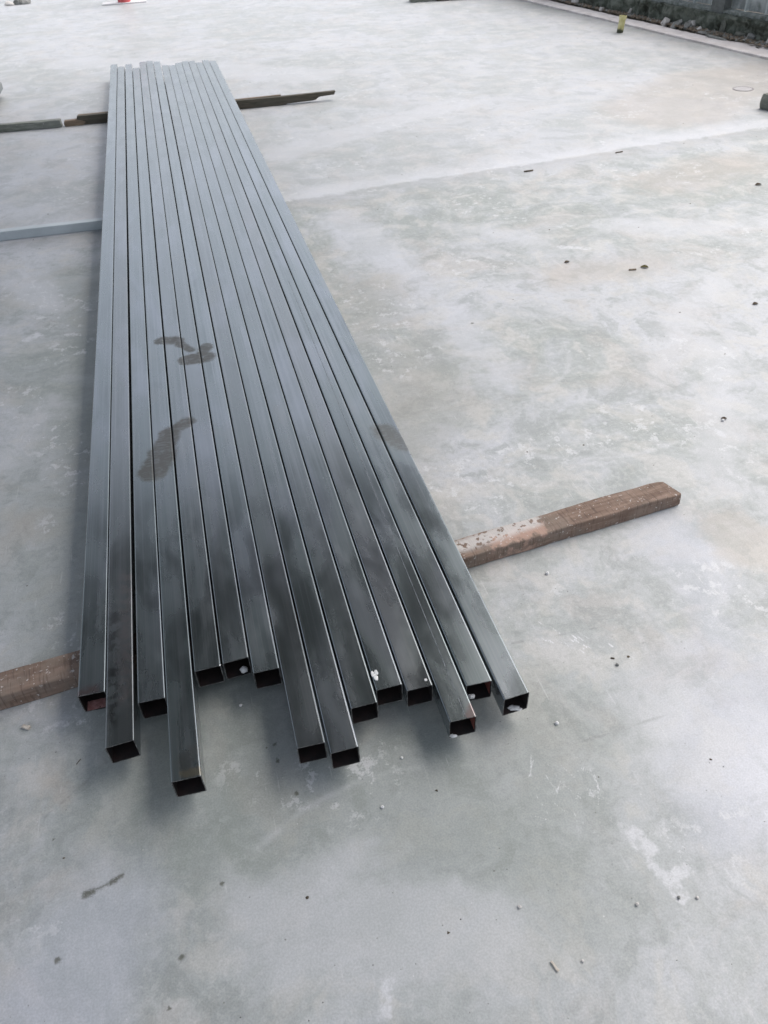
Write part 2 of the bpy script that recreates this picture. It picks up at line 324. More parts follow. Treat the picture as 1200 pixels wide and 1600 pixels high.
def mat_wood(name, c1, c2, c3, splat=0.5, saw=True, axis=0, bark=None):
    s = NT(name); q = s.coord()
    along = [14.0, 14.0, 14.0]; along[axis] = 1.6
    g = s.noise(s.mapping(q, scale=tuple(v * 6 for v in along)), 1.0, 6, 0.62, 0.3)
    bl = s.noise(q, 9, 5, 0.6, 0.4)
    col = s.mix(s.mr(g, 0.34, 0.66), c1, c2); col = s.mix(s.math('MULTIPLY', s.mr(bl, 0.45, 0.65), 0.7), col, c3)
    h = g
    if saw:
        a = [22.0, 22.0, 22.0]; a[axis] = 260.0
        sw = s.noise(s.mapping(q, rot=(0, 0, 0.10), scale=tuple(a)), 1.0, 3, 0.55)
        col = s.mix(s.math('MULTIPLY', s.mr(sw, 0.52, 0.66), 0.42), col, tuple(v * 0.35 for v in c1))
        h = s.math('ADD', g, s.math('MULTIPLY', sw, -0.8))
    if bark:
        (a, b, r, bc) = bark[:4]
        m = s.capsule(s.vm('MULTIPLY', s.vm('ADD', q, s.vm('SCALE', s.vm('SUBTRACT', s.noise(q, 40, 5, 0.65, col=True), (0.5, 0.5, 0.5)), scale=0.085)), (1, 1, 0)), a, b, r, 0.008)
        col = s.mix(s.math('MULTIPLY', m, 0.85), col, bc)
    if splat:
        n1 = s.noise(q, 62, 5, 0.68, 0.3); n2 = s.noise(s.vm('ADD', q, (3, 1, 2)), 150, 2, 0.5)
        m = s.union([s.math('MULTIPLY', s.mr(n2, 0.68, 0.70), 0.9), s.math('MULTIPLY', s.mr(n1, 0.63, 0.66), 0.9)])
        if bark: m = s.union([m, s.math('MULTIPLY', s.capsule(s.vm('MULTIPLY', q, (1, 1, 0)), bark[4], bark[5], 0.020, 0.012), s.mr(n1, 0.44, 0.47))])
        col = s.mix(s.math('MULTIPLY', m, splat), col, (0.60, 0.58, 0.56))
    return s.done(col, 0.82, s.bump(h, 0.6, 0.0018))

M_conc = mat_concrete()
M_steel = mat_steel()
M_galv = mat_steel('grey_primed_steel', True)
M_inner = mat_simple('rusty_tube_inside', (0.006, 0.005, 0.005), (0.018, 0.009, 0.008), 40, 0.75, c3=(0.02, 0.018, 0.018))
M_pinkin = mat_simple('pink_rust_film', (0.34, 0.19, 0.18), (0.22, 0.10, 0.09), 60, 0.7)
M_edge = mat_simple('cut_steel_edge', (0.03, 0.032, 0.032), (0.17, 0.17, 0.165), 90, 0.5, 0.2, 0.0003, c3=(0.05, 0.035, 0.03))
M_seam = mat_simple('weld_seam_steel', (0.08, 0.09, 0.10), (0.20, 0.22, 0.24), 90, 0.4, 0.2, 0.0003)
M_cement = mat_simple('dried_cement', (0.60, 0.60, 0.60), (0.78, 0.78, 0.77), 160, 0.85, 0.5, 0.001)
M_woodR = mat_wood('red_brown_sawn_timber', (0.150, 0.098, 0.072), (0.255, 0.180, 0.138), (0.205, 0.165, 0.135), 0.75, True, 0,
                   bark=((1.31, 0.022), (1.42, 0.022), 0.018, (0.42, 0.28, 0.22), (1.23, 0.038), (1.42, 0.050)))
M_woodD = mat_wood('dark_wet_timber', (0.058, 0.052, 0.038), (0.115, 0.10, 0.076), (0.085, 0.08, 0.062), 0.0, False, 0)
M_woodT = mat_wood('pale_split_timber', (0.16, 0.115, 0.08), (0.27, 0.20, 0.14), (0.20, 0.17, 0.13), 0.0, False, 0)
M_woodG = mat_wood('weathered_grey_timber', (0.15, 0.165, 0.135), (0.27, 0.285, 0.25), (0.20, 0.21, 0.19), 0.6, False, 0)

# ------------------------------------------------------------------ ground and slab
bm = bmesh.new()
bmesh.ops.create_grid(bm, x_segments=4, y_segments=4, size=150)
M_soil = mat_simple('damp_soil', (0.10, 0.085, 0.065), (0.19, 0.165, 0.135), 14, 0.95, 0.7, 0.01, c3=(0.075, 0.07, 0.052))
tag(obj('ground', bm, M_soil, loc=(0, 0, -0.12)), kind='structure')

def edge_x(y): return 4.261 + (y - 8.11) * (4.659 - 4.261) / (4.529 - 8.11)
def wall_x(y): return 4.726 + (y - 6.505) * (4.954 - 4.726) / (4.942 - 6.505)

import numpy as np
def floor_mesh():
    def steps(*seg):
        o = [seg[0]]
        for a, b in zip(seg[1::2], seg[2::2]):        # (step, end)
            n = max(1, int(round((b - o[-1]) / a))); o += list(np.linspace(o[-1], b, n + 1)[1:])
        return np.array(o)
    ys = steps(-14.0, 4.0, -0.9, 0.009, -0.40, 0.0024, 0.06, 0.010, 1.0, 0.022, 3.2, 0.05, 5.2, 0.4, 9.0, 5.0, 34.0)
    xs = steps(-26.0, 5.0, -0.7, 0.009, 0.72, 0.0024, 1.08, 0.009, 1.6, 0.03, 3.9)
    X, Y = np.meshgrid(xs, ys)
    ex = 4.261 + (Y - 8.11) * (4.659 - 4.261) / (4.529 - 8.11)
    X = np.concatenate([X, ex[:, :1]], axis=1); Y = np.concatenate([Y, Y[:, :1]], axis=1)
    X[:, -2] = np.minimum(X[:, -2], X[:, -1] - 0.15)
    for c in range(X.shape[1] - 2, 0, -1): X[:, c] = np.minimum(X[:, c], X[:, c + 1] - 0.002)
    nr, nc = X.shape; top = np.stack([X.ravel(), Y.ravel(), np.zeros(X.size)], 1)
    idx = np.arange(nr * nc).reshape(nr, nc)
    q = np.stack([idx[:-1, :-1].ravel(), idx[:-1, 1:].ravel(), idx[1:, 1:].ravel(), idx[1:, :-1].ravel()], 1)
    e = idx[:, -1]; nb = nr * nc                       # side face down along the kerb groove
    side = top[e].copy(); side[:, 2] = -0.13
    sq = np.stack([e[:-1], nb + np.arange(nr - 1), nb + np.arange(1, nr), e[1:]], 1)
    V = np.concatenate([top, side]); F = np.concatenate([q, sq])
    me = bpy.data.meshes.new('concrete_floor')
    me.vertices.add(len(V)); me.vertices.foreach_set('co', V.ravel())
    me.loops.add(F.size); me.loops.foreach_set('vertex_index', F.ravel().astype(np.int32))
    me.polygons.add(len(F)); me.polygons.foreach_set('loop_start', (np.arange(len(F)) * 4).astype(np.int32)); me.polygons.foreach_set('loop_total', np.full(len(F), 4, np.int32))
    me.update(calc_edges=True); me.validate()
    P2 = V[:, :2]
    for name, strokes in MARKS.items():
        best = np.full(len(V), 9.0)
        for a, b, r in strokes:
            a = np.array(a); ba = np.array(b) - a; L2 = max(float(ba @ ba), 1e-9)
            h = np.clip(((P2 - a) @ ba) / L2, 0, 1)
            best = np.minimum(best, np.linalg.norm(P2 - a - h[:, None] * ba, axis=1) - r)
        at = me.attributes.new(name, 'FLOAT', 'POINT'); at.data.foreach_set('value', best.astype(np.float32))
    me.materials.append(M_conc)
    return me
tag(link(bpy.data.objects.new('concrete_floor', floor_mesh())), kind='structure')

# pale kerb strip along the slab edge
M_kerb = mat_simple('pinkish_kerb_concrete', (0.60, 0.555, 0.535), (0.72, 0.68, 0.66), 9, 0.85, 0.4, 0.003, c3=(0.52, 0.48, 0.45))
bm = bmesh.new()
N = 220; ya, yb = 1.5, 16.0
L, Rr = [], []
for k in range(N + 1):
    y = ya + (yb - ya) * k / N
    e = edge_x(y) + 0.024
    wdt = 0.175 + 0.03 * noise.noise(Vector((y * 2.3, 1, 0))) + 0.015 * noise.noise(Vector((y * 9, 4, 0)))
    wdt += 0.13 * math.exp(-((y - 4.85) / 0.22) ** 2)
    jx = 0.004 * noise.noise(Vector((y * 7, 8, 0)))
    zt = 0.012 + 0.004 * noise.noise(Vector((y * 5, 2, 0)))
    L.append([bm.verts.new((e + jx, y, -0.13)), bm.verts.new((e + jx, y, zt - 0.004)), bm.verts.new((e + jx + 0.006, y, zt)), bm.verts.new((e + wdt - 0.02, y, zt + 0.004)), bm.verts.new((e + wdt, y, zt - 0.012)), bm.verts.new((e + wdt + 0.004, y, -0.13))])
for k in range(N):
    for i in range(5): bm.faces.new((L[k][i], L[k][i + 1], L[k + 1][i + 1], L[k + 1][i]))
bmesh.ops.recalc_face_normals(bm, faces=bm.faces)
tag(obj('kerb', bm, M_kerb, smooth=False), kind='structure')

# soil bed between kerb and wall
bm = bmesh.new()
N = 260; rows = []
M_bed = mat_simple('leafy_soil', (0.075, 0.065, 0.050), (0.17, 0.15, 0.12), 38, 0.95, 0.9, 0.008, c3=(0.055, 0.055, 0.036))
for k in range(N + 1):
    y = ya + (yb - ya) * k / N; x0 = edge_x(y) + 0.15; x1 = wall_x(y) + 0.05
    rows.append([bm.verts.new((x0 + (x1 - x0) * i / 9, y, (-0.03 if i == 0 else 0.0) + 0.006 * i * (i / 9) + 0.022 * noise.fractal(Vector((x0 + i * .04, y, 0)) * 9, 0.8, 2.0, 4))) for i in range(10)])
for k in range(N):
    for i in range(9): bm.faces.new((rows[k][i], rows[k][i + 1], rows[k + 1][i + 1], rows[k + 1][i]))
bmesh.ops.recalc_face_normals(bm, faces=bm.faces)
tag(obj('soil', bm, M_bed), kind='structure')

# ------------------------------------------------------------------ added roof, unseen overhead, darkens what the near tubes reflect
M_added_roof = mat_simple('added_roof_dark', (0.03, 0.033, 0.034), (0.05, 0.054, 0.054), 2, 0.7, 0)
RX0, RX1, RY0, RY1, RZ = -3.2, 2.8, -1.4, 6.3, 4.6
t = empty('added_shade_roof', (0, 0, 0)); tag(t, 'added unseen dark roof on columns, shading the near part of the yard', 'roof')
bm = bmesh.new(); prof = []
n = int((RX1 - RX0) / 0.25)
for k in range(n): prof += [(RX0 + k * 0.25, 0), (RX0 + k * 0.25 + 0.15, 0), (RX0 + k * 0.25 + 0.18, 0.03), (RX0 + k * 0.25 + 0.22, 0.03)]
rr_ = [[bm.verts.new((x, y, RZ + z + h)) for x, z in prof] for h in (0, 0.01) for y in (RY0, RY1)]
for i in range(len(prof) - 1):
    bm.faces.new((rr_[0][i], rr_[0][i + 1], rr_[1][i + 1], rr_[1][i])); bm.faces.new((rr_[2][i], rr_[3][i], rr_[3][i + 1], rr_[2][i + 1]))
obj('added_roof_sheet', bm, M_added_roof, t)
for k in range(6):
    bm = bmesh.new(); y = RY0 + 0.3 + k * (RY1 - RY0 - 0.6) / 5; box(bm, RX0, RX1, y - 0.04, y + 0.04, RZ - 0.16, RZ - 0.005); obj('added_purlin', bm, M_added_roof, t)
for x in (RX0 + 0.1, RX1 - 0.1 - 0.2):
    bm = bmesh.new(); box(bm, x - 0.08, x + 0.08, RY0, RY1, RZ - 0.42, RZ - 0.165); obj('added_rafter', bm, M_added_roof, t)
for x, y in ((RX0 + 0.1, RY0 + 0.2), (RX1 - 0.3, RY0 + 0.2), (RX0 + 0.1, 2.2)):
    bm = bmesh.new(); box(bm, x - 0.075, x + 0.075, y - 0.075, y + 0.075, 0.001, RZ - 0.425); obj('added_column', bm, M_added_roof, t)

# ------------------------------------------------------------------ boundary wall: mossy plinth, posts, ribbed sheets
ang = math.atan2(4.954 - 4.726, 6.505 - 4.942)       # leans from +Y towards -X
wall = empty('boundary_wall', (wall_x(4.0), 4.0, 0), ang)
tag(wall, 'boundary wall of grey ribbed sheets and posts above a dark mossy plinth', 'wall')
M_moss = mat_simple('mossy_plinth', (0.055, 0.066, 0.050), (0.15, 0.165, 0.138), 16, 0.95, 1.0, 0.01, c3=(0.028, 0.032, 0.022))
M_ledge = mat_simple('grey_ledge', (0.16, 0.18, 0.168), (0.30, 0.32, 0.305), 20, 0.9, 0.6, 0.004, c3=(0.07, 0.085, 0.065))
M_sheet = mat_simple('weathered_ribbed_sheet', (0.17, 0.19, 0.19), (0.40, 0.43, 0.43), 7, 0.5, 0.2, 0.002, c3=(0.12, 0.145, 0.135))
M_rib = mat_simple('pale_rib', (0.38, 0.42, 0.42), (0.56, 0.60, 0.60), 12, 0.6, 0.2, 0.002, c3=(0.24, 0.27, 0.26))  # rib faces set paler than the sheet between them
M_post = mat_simple('grey_fence_post', (0.10, 0.11, 0.105), (0.17, 0.18, 0.175), 12, 0.9, 0.5, 0.003)
WY0, WY1 = -2.6, 11.0
bm = bmesh.new()
NY, NZ = 420, 9; g = []
for k in range(NY + 1):
    y = WY0 + (WY1 - WY0) * k / NY; row = []
    for i in range(NZ + 1):
        z = -0.05 + 0.205 * i / NZ
        dx = 0.030 * noise.fractal(Vector((y * 6, z * 9, 3.0)), 0.8, 2.0, 5)
        row.append(bm.verts.new((-0.01 + dx + 0.06 * (z / 0.2) ** 2 * 0.5, y, z)))
    tz = 0.150 + 0.014 * noise.fractal(Vector((y * 9, 1, 3.0)), 0.8, 2.0, 4)
    row[-1].co.z = tz; row.append(bm.verts.new((0.075, y, tz + 0.004))); row.append(bm.verts.new((0.20, y, 0.15))); row.append(bm.verts.new((0.20, y, -0.1)))
    g.append(row)
for k in range(NY):
    for i in range(len(g[0]) - 1): bm.faces.new((g[k][i], g[k + 1][i], g[k + 1][i + 1], g[k][i + 1]))
bmesh.ops.recalc_face_normals(bm, faces=bm.faces)
obj('plinth', bm, M_moss, wall)
bm = bmesh.new()
g = []
for k in range(161):
    y = WY0 + (WY1 - WY0) * k / 160; a = 0.012 * noise.fractal(Vector((y * 5, 7, 1)), 0.8, 2.0, 4); b = 0.010 * noise.fractal(Vector((y * 8, 2, 1)), 0.8, 2.0, 4)
    g.append([bm.verts.new(c) for c in ((0.055, y, 0.142), (0.040 + a, y, 0.150 + b), (0.042 + a, y, 0.176 + b), (0.068, y, 0.182 + b), (0.10, y, 0.182), (0.10, y, 0.142))])
for k in range(160):
    for i in range(6): bm.faces.new((g[k][i], g[k][(i + 1) % 6], g[k + 1][(i + 1) % 6], g[k + 1][i]))
bmesh.ops.recalc_face_normals(bm, faces=bm.faces)
obj('ledge', bm, M_ledge, wall)
# posts every 2.4 m, between them narrow ribbed sheets
def sheet_mesh(wd):
    bm = bmesh.new(); prof = [(0, 0), (0.020, 0), (0.030, -0.024), (0.048, -0.024), (0.058, 0)]
    pts = []
    n = 2; pitch = wd / n
    for r_ in range(n):
        for u, x in prof: pts.append((r_ * pitch + u, x))
    pts.append((wd, 0))
    fr = [[bm.verts.new((x, u, z)) for u, x in pts] for z in (0.0, 0.62)]
    for i in range(len(pts) - 1): bm.faces.new((fr[0][i], fr[0][i + 1], fr[1][i + 1], fr[1][i]))
    bk = [[bm.verts.new((x + 0.003, u, z)) for u, x in pts] for z in (0.0, 0.62)]
    for i in range(len(pts) - 1): bm.faces.new((bk[0][i + 1], bk[0][i], bk[1][i], bk[1][i + 1]))
    for k in (0, 1):
        for i in range(len(pts) - 1): bm.faces.new((fr[k][i], bk[k][i], bk[k][i + 1], fr[k][i + 1]) if k else (fr[k][i], fr[k][i + 1], bk[k][i + 1], bk[k][i]))
    for i in (0, len(pts) - 1): bm.faces.new((fr[0][i], fr[1][i], bk[1][i], bk[0][i]))
    bmesh.ops.recalc_face_normals(bm, faces=bm.faces)
    me = bpy.data.meshes.new('fence_sheet'); bm.to_mesh(me); bm.free(); me.materials.append(M_sheet); me.materials.append(M_rib)
    for f in me.polygons:
        if f.center.x < -0.004: f.material_index = 1
    return me
bm = bmesh.new(); box(bm, 0.035, 0.165, -0.075, 0.075, 0.12, 0.86, 0.006)
post0 = obj('fence_post', bm, M_post, wall)
ys = 1.62                                              # wall-local y of the post seen in the picture
k = -2
sm = sheet_mesh(0.44)
first = True
pz = []
for k in range(-1, 4):
    yy = ys + (k) * 2.36
    pz.append(yy)
    o = post0 if k == -1 else link(post0.copy())
    o.location = (0, yy, 0); o.parent = wall
for yy in pz[:-1]:
    for i in range(5):
        me = sm
        o = bpy.data.objects.new('fence_sheet', me); link(o); o.parent = wall
        o.location = (0.105 + 0.003 * (i % 2), yy + 0.08 + i * 0.44, 0.183 + 0.002 * ((i * 7) % 3)); o.rotation_euler = (0, 0, 0)

# ------------------------------------------------------------------ rubble at the wall foot
M_stoneL = mat_simple('pale_stone', (0.46, 0.44, 0.42), (0.62, 0.60, 0.57), 30, 0.85, 0.4)
M_stoneG = mat_simple('grey_broken_slab', (0.17, 0.175, 0.165), (0.31, 0.31, 0.295), 30, 0.9, 0.5, c3=(0.12, 0.125, 0.11))
M_stoneB = mat_simple('mossy_dark_stone', (0.09, 0.095, 0.08), (0.18, 0.185, 0.16), 26, 0.95, 0.5)
def shard(name, m, x, y, z, sx, sy, sz, rot, seed, label, cat, group=None, n=5):
    rr = random.Random(seed); bm = bmesh.new()
    pts = [(math.cos(2 * math.pi * (i + rr.uniform(-.25, .25)) / n) * sx / 2 * rr.uniform(.75, 1.1), math.sin(2 * math.pi * (i + rr.uniform(-.25, .25)) / n) * sy / 2 * rr.uniform(.75, 1.1)) for i in range(n)]
    lo = [bm.verts.new((u, v, 0)) for u, v in pts]; hi = [bm.verts.new((u * rr.uniform(.85, 1), v * rr.uniform(.85, 1), sz * rr.uniform(.8, 1.1))) for u, v in pts]
    bm.faces.new(lo[::-1]); bm.faces.new(hi)
    for i in range(n): bm.faces.new((lo[i], lo[(i + 1) % n], hi[(i + 1) % n], hi[i]))
    bmesh.ops.bevel(bm, geom=list(bm.edges), offset=min(sx, sy, sz) * 0.10, segments=1, affect='EDGES')
    bmesh.ops.recalc_face_normals(bm, faces=bm.faces)
    return tag(obj(name, bm, m, loc=(x, y, z), rot=rot), label, cat, group)
G1 = 'broken stones along the wall foot'
rub = [
 ('white_shard', M_stoneL, 4.700, 6.06, 0.015, .11, .10, .055, (0.5, 0.2, 0.3), 1, 'pale upright stone shard at the wall foot, right of the yellow pipe stub', 'stone'),
 ('stone_slab', M_stoneG, 4.745, 5.93, 0.03, .17, .08, .018, (0.1, -.35, 0.5), 2, 'grey flat stone sliver tilted against the wall just right of the pale shard', 'stone'),
 ('stone_slab', M_stoneG, 4.780, 5.82, 0.035, .19, .07, .018, (0.15, -.3, 0.75), 3, 'second tilted grey stone sliver, beside the small round pale stone', 'stone'),
 ('pale_stone', M_stoneL, 4.835, 5.80, 0.035, .07, .06, .045, (0, 0.2, 1.1), 4, 'small roundish pale stone lying among the tilted grey slivers', 'stone'),
 ('pale_stone', M_stoneL, 4.795, 5.66, 0.015, .09, .05, .03, (0, -.2, 0.6), 5, 'small pale wedge of stone in front of the round mossy stone', 'stone'),
 ('mossy_stone', M_stoneB, 4.895, 5.66, 0.03, .11, .09, .075, (0.2, 0, 0.4), 6, 'round dark mossy stone leaning on the plinth below the fence post', 'stone'),
 ('upright_slab', M_stoneB, 4.872, 5.46, 0.02, .10, .035, .115, (0.15, 0.1, 1.45), 7, 'dark grey upright slab piece standing at the wall foot, largest of the rubble', 'stone'),
 ('stone_slab', M_stoneG, 4.765, 5.52, 0.020, .07, .20, .016, (0, 0.15, 0.25), 8, 'long flat grey slab lying along the kerb under the upright slab', 'stone'),
 ('stone_slab', M_stoneG, 4.745, 5.34, 0.017, .06, .26, .014, (0.03, 0.1, 0.12), 9, 'longest thin grey slab lying along the kerb before the pale mortar hump', 'stone'),
 ('mossy_stone', M_stoneB, 4.905, 5.24, 0.02, .08, .11, .04, (0, -.3, 0.4), 10, 'low dark stone at the plinth between upright slab and right picture edge', 'stone'),
 ('mossy_stone', M_stoneG, 4.925, 5.13, 0.03, .10, .09, .035, (0.1, -.2, 0.9), 11, 'grey stone wedge on the soil above the pale mortar hump', 'stone'),
 ('white_shard', M_stoneL, 4.925, 4.90, 0.02, .05, .09, .075, (0.2, 0.2, 0.3), 12, 'pale pointed shard against the wall at the right picture edge', 'stone'),
 ('pale_rock', M_stoneL, 4.600, 7.56, 0.02, .20, .14, .09, (0, 0.1, 0.5), 13, 'pale grey lumpy rock by the wall at the top of the picture', 'rock'),
 ('pale_stone', M_stoneL, 4.600, 7.02, 0.02, .08, .05, .03, (0, 0.1, 0.5), 14, 'small pale chip on the leafy soil behind the kerb, left of the pipe stub', 'stone'),
 ('white_shard', M_stoneL, 4.700, 6.66, 0.03, .05, .04, .05, (0.4, 0.1, 0.5), 15, 'small white shard at the plinth directly behind the yellow pipe stub', 'stone'),
]
for a in rub: shard(*a, group=G1)
# leaf and gravel litter on the soil: nobody could count it
def litter(name, m, count, fx, fy, size, seed, label, z=0.02, flat=0.35):
    rr = random.Random(seed); bm = bmesh.new()
    for i in range(count):
        y = fy(rr); x = fx(rr, y); s_ = rr.uniform(*size); zz = z(x, y) if callable(z) else z
        n = rr.choice((3, 4, 5)); a0 = rr.random() * 6; tx, ty = rr.uniform(-.6, .6), rr.uniform(-.6, .6)
        el = rr.uniform(0.5, 1)
        pp = [(math.cos(a0 + 6.283 * j / n) * s_ * rr.uniform(.7, 1), math.sin(a0 + 6.283 * j / n) * s_ * el * rr.uniform(.7, 1)) for j in range(n)]
        tp = bm.verts.new((x, y, zz + s_ * flat * rr.uniform(.8, 1.4)))
        vs_ = [bm.verts.new((x + u, y + v, zz + max(-.3, (u * tx + v * ty)) * flat)) for u, v in pp]
        for j in range(n): bm.faces.new((vs_[j], vs_[(j + 1) % n], tp))
    bmesh.ops.recalc_face_normals(bm, faces=bm.faces)
    return tag(obj(name, bm, m), label, 'litter', kind='stuff')
M_leafB = mat_simple('dead_leaf_brown', (0.10, 0.078, 0.055), (0.25, 0.20, 0.15), 25, 0.9, 0)
fy_ = lambda rr: rr.uniform(3.0, 12.0)
fx_ = lambda rr, y: rr.uniform(edge_x(y) + 0.20, wall_x(y) + 0.0)
litter('leaf_litter', M_leafB, 2600, fx_, fy_, (0.008, 0.028), 21, 'brown dead leaves and crumbs on the soil along the wall foot', 0.028, 0.5)
litter('stone_crumbs', M_stoneG, 900, fx_, fy_, (0.006, 0.024), 22, 'grey stone crumbs on the soil along the wall foot', 0.028, 0.7)

# ------------------------------------------------------------------ yellow pipe stub, drain lid, broken block
M_yel = NT('faded_yellow_plastic'); q = M_yel.coord(); zsep = M_yel.n('ShaderNodeSeparateXYZ'); M_yel.put(zsep.inputs[0], q)
nn = M_yel.noise(q, 30, 5, 0.6)
cy = M_yel.mix(M_yel.mr(nn, 0.35, 0.65), (0.52, 0.48, 0.20), (0.68, 0.63, 0.34))
cy = M_yel.mix(M_yel.mr(M_yel.math('ADD', zsep.outputs[2], M_yel.math('MULTIPLY', nn, 0.04)), 0.055, 0.035), cy, (0.06, 0.065, 0.035))
M_yel = M_yel.done(cy, 0.6)
t = empty('pipe_stub', (4.265, 6.02, 0)); t.rotation_euler = (0.0, R(5), 0)
tag(t, 'short yellow plastic pipe stub with a dark dirty foot standing by the kerb', 'pipe')
def ring_pipe(r, ri, z0, z1, n=20):
    bm = bmesh.new(); v = [[bm.verts.new((rad * math.cos(6.28318 * i / n), rad * math.sin(6.28318 * i / n), z)) for i in range(n)] for rad, z in ((r, z0), (r, z1), (ri, z1), (ri, z0))]
    for k in range(4):
        for i in range(n): bm.faces.new((v[k][i], v[k][(i + 1) % n], v[(k + 1) % 4][(i + 1) % n], v[(k + 1) % 4][i]))
    bmesh.ops.recalc_face_normals(bm, faces=bm.faces); return bm
obj('pipe_body', ring_pipe(0.027, 0.024, -0.01, 0.112), M_yel, t)
obj('pipe_collar', ring_pipe(0.032, 0.0275, 0.100, 0.124), M_yel, t)

M_lid = mat_simple('grey_lid', (0.35, 0.34, 0.345), (0.42, 0.41, 0.41), 20, 0.7, 0.3)
M_lidr = mat_simple('grey_lid_rim', (0.25, 0.235, 0.24), (0.32, 0.30, 0.30), 20, 0.7, 0.3)
t = empty('drain_cover', (3.996, 3.856, 0)); tag(t, 'small round drain cover set flush in the concrete floor at the right', 'drain cover')
bm = bmesh.new(); bmesh.ops.create_cone(bm, cap_ends=True, segments=32, radius1=0.056, radius2=0.056, depth=0.006); obj('lid', bm, M_lid, t, loc=(0, 0, -0.001))
obj('rim', ring_pipe(0.066, 0.0585, -0.01, 0.0022, 32), M_lidr, t)

# broken block at right edge
M_blk = mat_simple('broken_block', (0.17, 0.18, 0.155), (0.27, 0.275, 0.24), 18, 0.95, 0.8, 0.004)
M_blkt = mat_simple('earthy_block_top', (0.055, 0.045, 0.03), (0.13, 0.11, 0.075), 24, 0.95, 0.9, 0.006)
t = empty('concrete_block', (3.835, 3.26, 0), 0.35); tag(t, 'rough broken concrete block with a dark earthy top at the right picture edge', 'block')
bm = bmesh.new(); box(bm, -0.10, 0.26, -0.12, 0.14, 0.0, 0.085, 0.012, 2); bmesh.ops.subdivide_edges(bm, edges=list(bm.edges), cuts=3, use_grid_fill=True); jitter(bm, 0.014, 14, 3, True)
obj('block_body', bm, M_blk, t, loc=(0.10, 0, 0))
bm = bmesh.new(); box(bm, -0.075, 0.24, -0.10, 0.12, 0.078, 0.125, 0.014, 2); bmesh.ops.subdivide_edges(bm, edges=list(bm.edges), cuts=3, use_grid_fill=True); jitter(bm, 0.022, 18, 5)
obj('earth_crust', bm, M_blkt, t, loc=(0.10, 0, 0))

# ------------------------------------------------------------------ timbers and props under the stack
def beam(bm, length, wd, ht, nseg, amp, seed, chop=None):
    """rounded rough beam along +X from 0, bottom at z=0; near face at y=0"""
    rad = 0.004; prof = []
    for cx, cz, a0 in ((wd - rad, ht - rad, 0), (rad, ht - rad, 90), (rad, rad, 180), (wd - rad, rad, 270)):
        for a in (0, 30, 60, 90): prof.append((cx + rad * math.cos(R(a0 + a)), cz + rad * math.sin(R(a0 + a))))
    rings = []
    for k in range(nseg + 1):
        x = length * k / nseg; sc = 1.0
        endd = min(k, nseg - k); 
        if endd == 0: sc = 0.95
        elif endd == 1: sc = 0.995
        ring = []
        for i, (u, z) in enumerate(prof):
            nv = noise.noise_vector(Vector((x * 9 + seed, u * 22, z * 22))) * amp + noise.noise_vector(Vector((x * 40 + seed, u * 60, z * 60))) * amp * 0.35
            uu = wd / 2 + (u - wd / 2) * sc + nv.y; zz = ht / 2 + (z - ht / 2) * sc + nv.z
            xx = x + (nv.x if endd else 0)
            if endd == 0: xx += 0.004 * noise.noise(Vector((u * 60, z * 60, seed)))
            if chop: xx, uu, zz = chop(xx, uu, zz)
            ring.append(bm.verts.new((xx, uu, max(0.0, zz))))
        rings.append(ring)
    m = len(prof)
    for k in range(nseg):
        for i in range(m): bm.faces.new((rings[k][i], rings[k][(i + 1) % m], rings[k + 1][(i + 1) % m], rings[k + 1][i]))
    bm.faces.new(rings[0]); bm.faces.new(rings[-1][::-1])
    bmesh.ops.recalc_face_normals(bm, faces=bm.faces)
bang = math.atan2(0.292 - 0.133, 1.386 + 0.159)
bm = bmesh.new()
def chopR(x, u, z):
    if x > 1.76:
        k = (x - 1.76) / 0.03; 
        if u > 0.045: x -= (u - 0.045) * 0.9
        if z > 0.03: z -= 0.003 * k
    return x, u, z
beam(bm, 1.800, 0.064, 0.0405, 140, 0.0022, 3.1, chopR)
ft = obj('timber_batten', bm, M_woodR, loc=(-0.400, 0.106, 0), rot=(0, 0, bang))
tag(ft, 'red brown rough sawn timber batten under the near ends of the tubes, splashed white', 'timber')

t = empty('notched_board', (-0.295, 4.745, 0), R(-1.6)); tag(t, 'dark wet timber board with notched ends under the far ends of the tubes', 'timber')
bm = bmesh.new()
prof = [(0.115, 0.0), (1.42, 0.0), (1.435, 0.006), (1.60, 0.010), (1.63, 0.014), (1.645, 0.026), (1.66, 0.030), (1.755, 0.034), (1.765, 0.055), (1.44, 0.052), (0.9, 0.0525), (0.085, 0.0525), (0.08, 0.034), (0.125, 0.02)]
extrude_profile(bm, [(u, z) for u, z in prof], 0.0, 0.03, 'Y')
bmesh.ops.bevel(bm, geom=[e for e in bm.edges], offset=0.0015, segments=1, affect='EDGES')
obj('board', bm, M_woodD, t)
bm = bmesh.new(); extrude_profile(bm, [(0.08, 0.002), (1.41, 0.001), (1.40, 0.056), (1.1, 0.0535), (0.5, 0.0545), (0.09, 0.0525)], 0.0305, 0.052, 'Y')
obj('backing_strip', bm, M_woodT, t)
bm = bmesh.new(); extrude_profile(bm, [(0.0, 0.0), (0.112, 0.0), (0.13, 0.018), (0.10, 0.030), (0.076, 0.033), (0.0, 0.031), (-0.005, 0.015)], -0.004, 0.035, 'Y'); jitter(bm, 0.002, 30, 2)
obj('split_end', bm, M_woodT, t)

bm = bmesh.new(); beam(bm, 1.35, 0.05, 0.043, 60, 0.0022, 8.0)
t = obj('grey_batten', bm, M_woodG, loc=(-0.318 - 1.35 * math.cos(R(4.5)), 4.735 + 1.35 * math.sin(R(4.5)), 0), rot=(0, 0, R(-4.5)))
tag(t, 'weathered grey timber batten at the left picture edge, left of the dark board', 'timber')

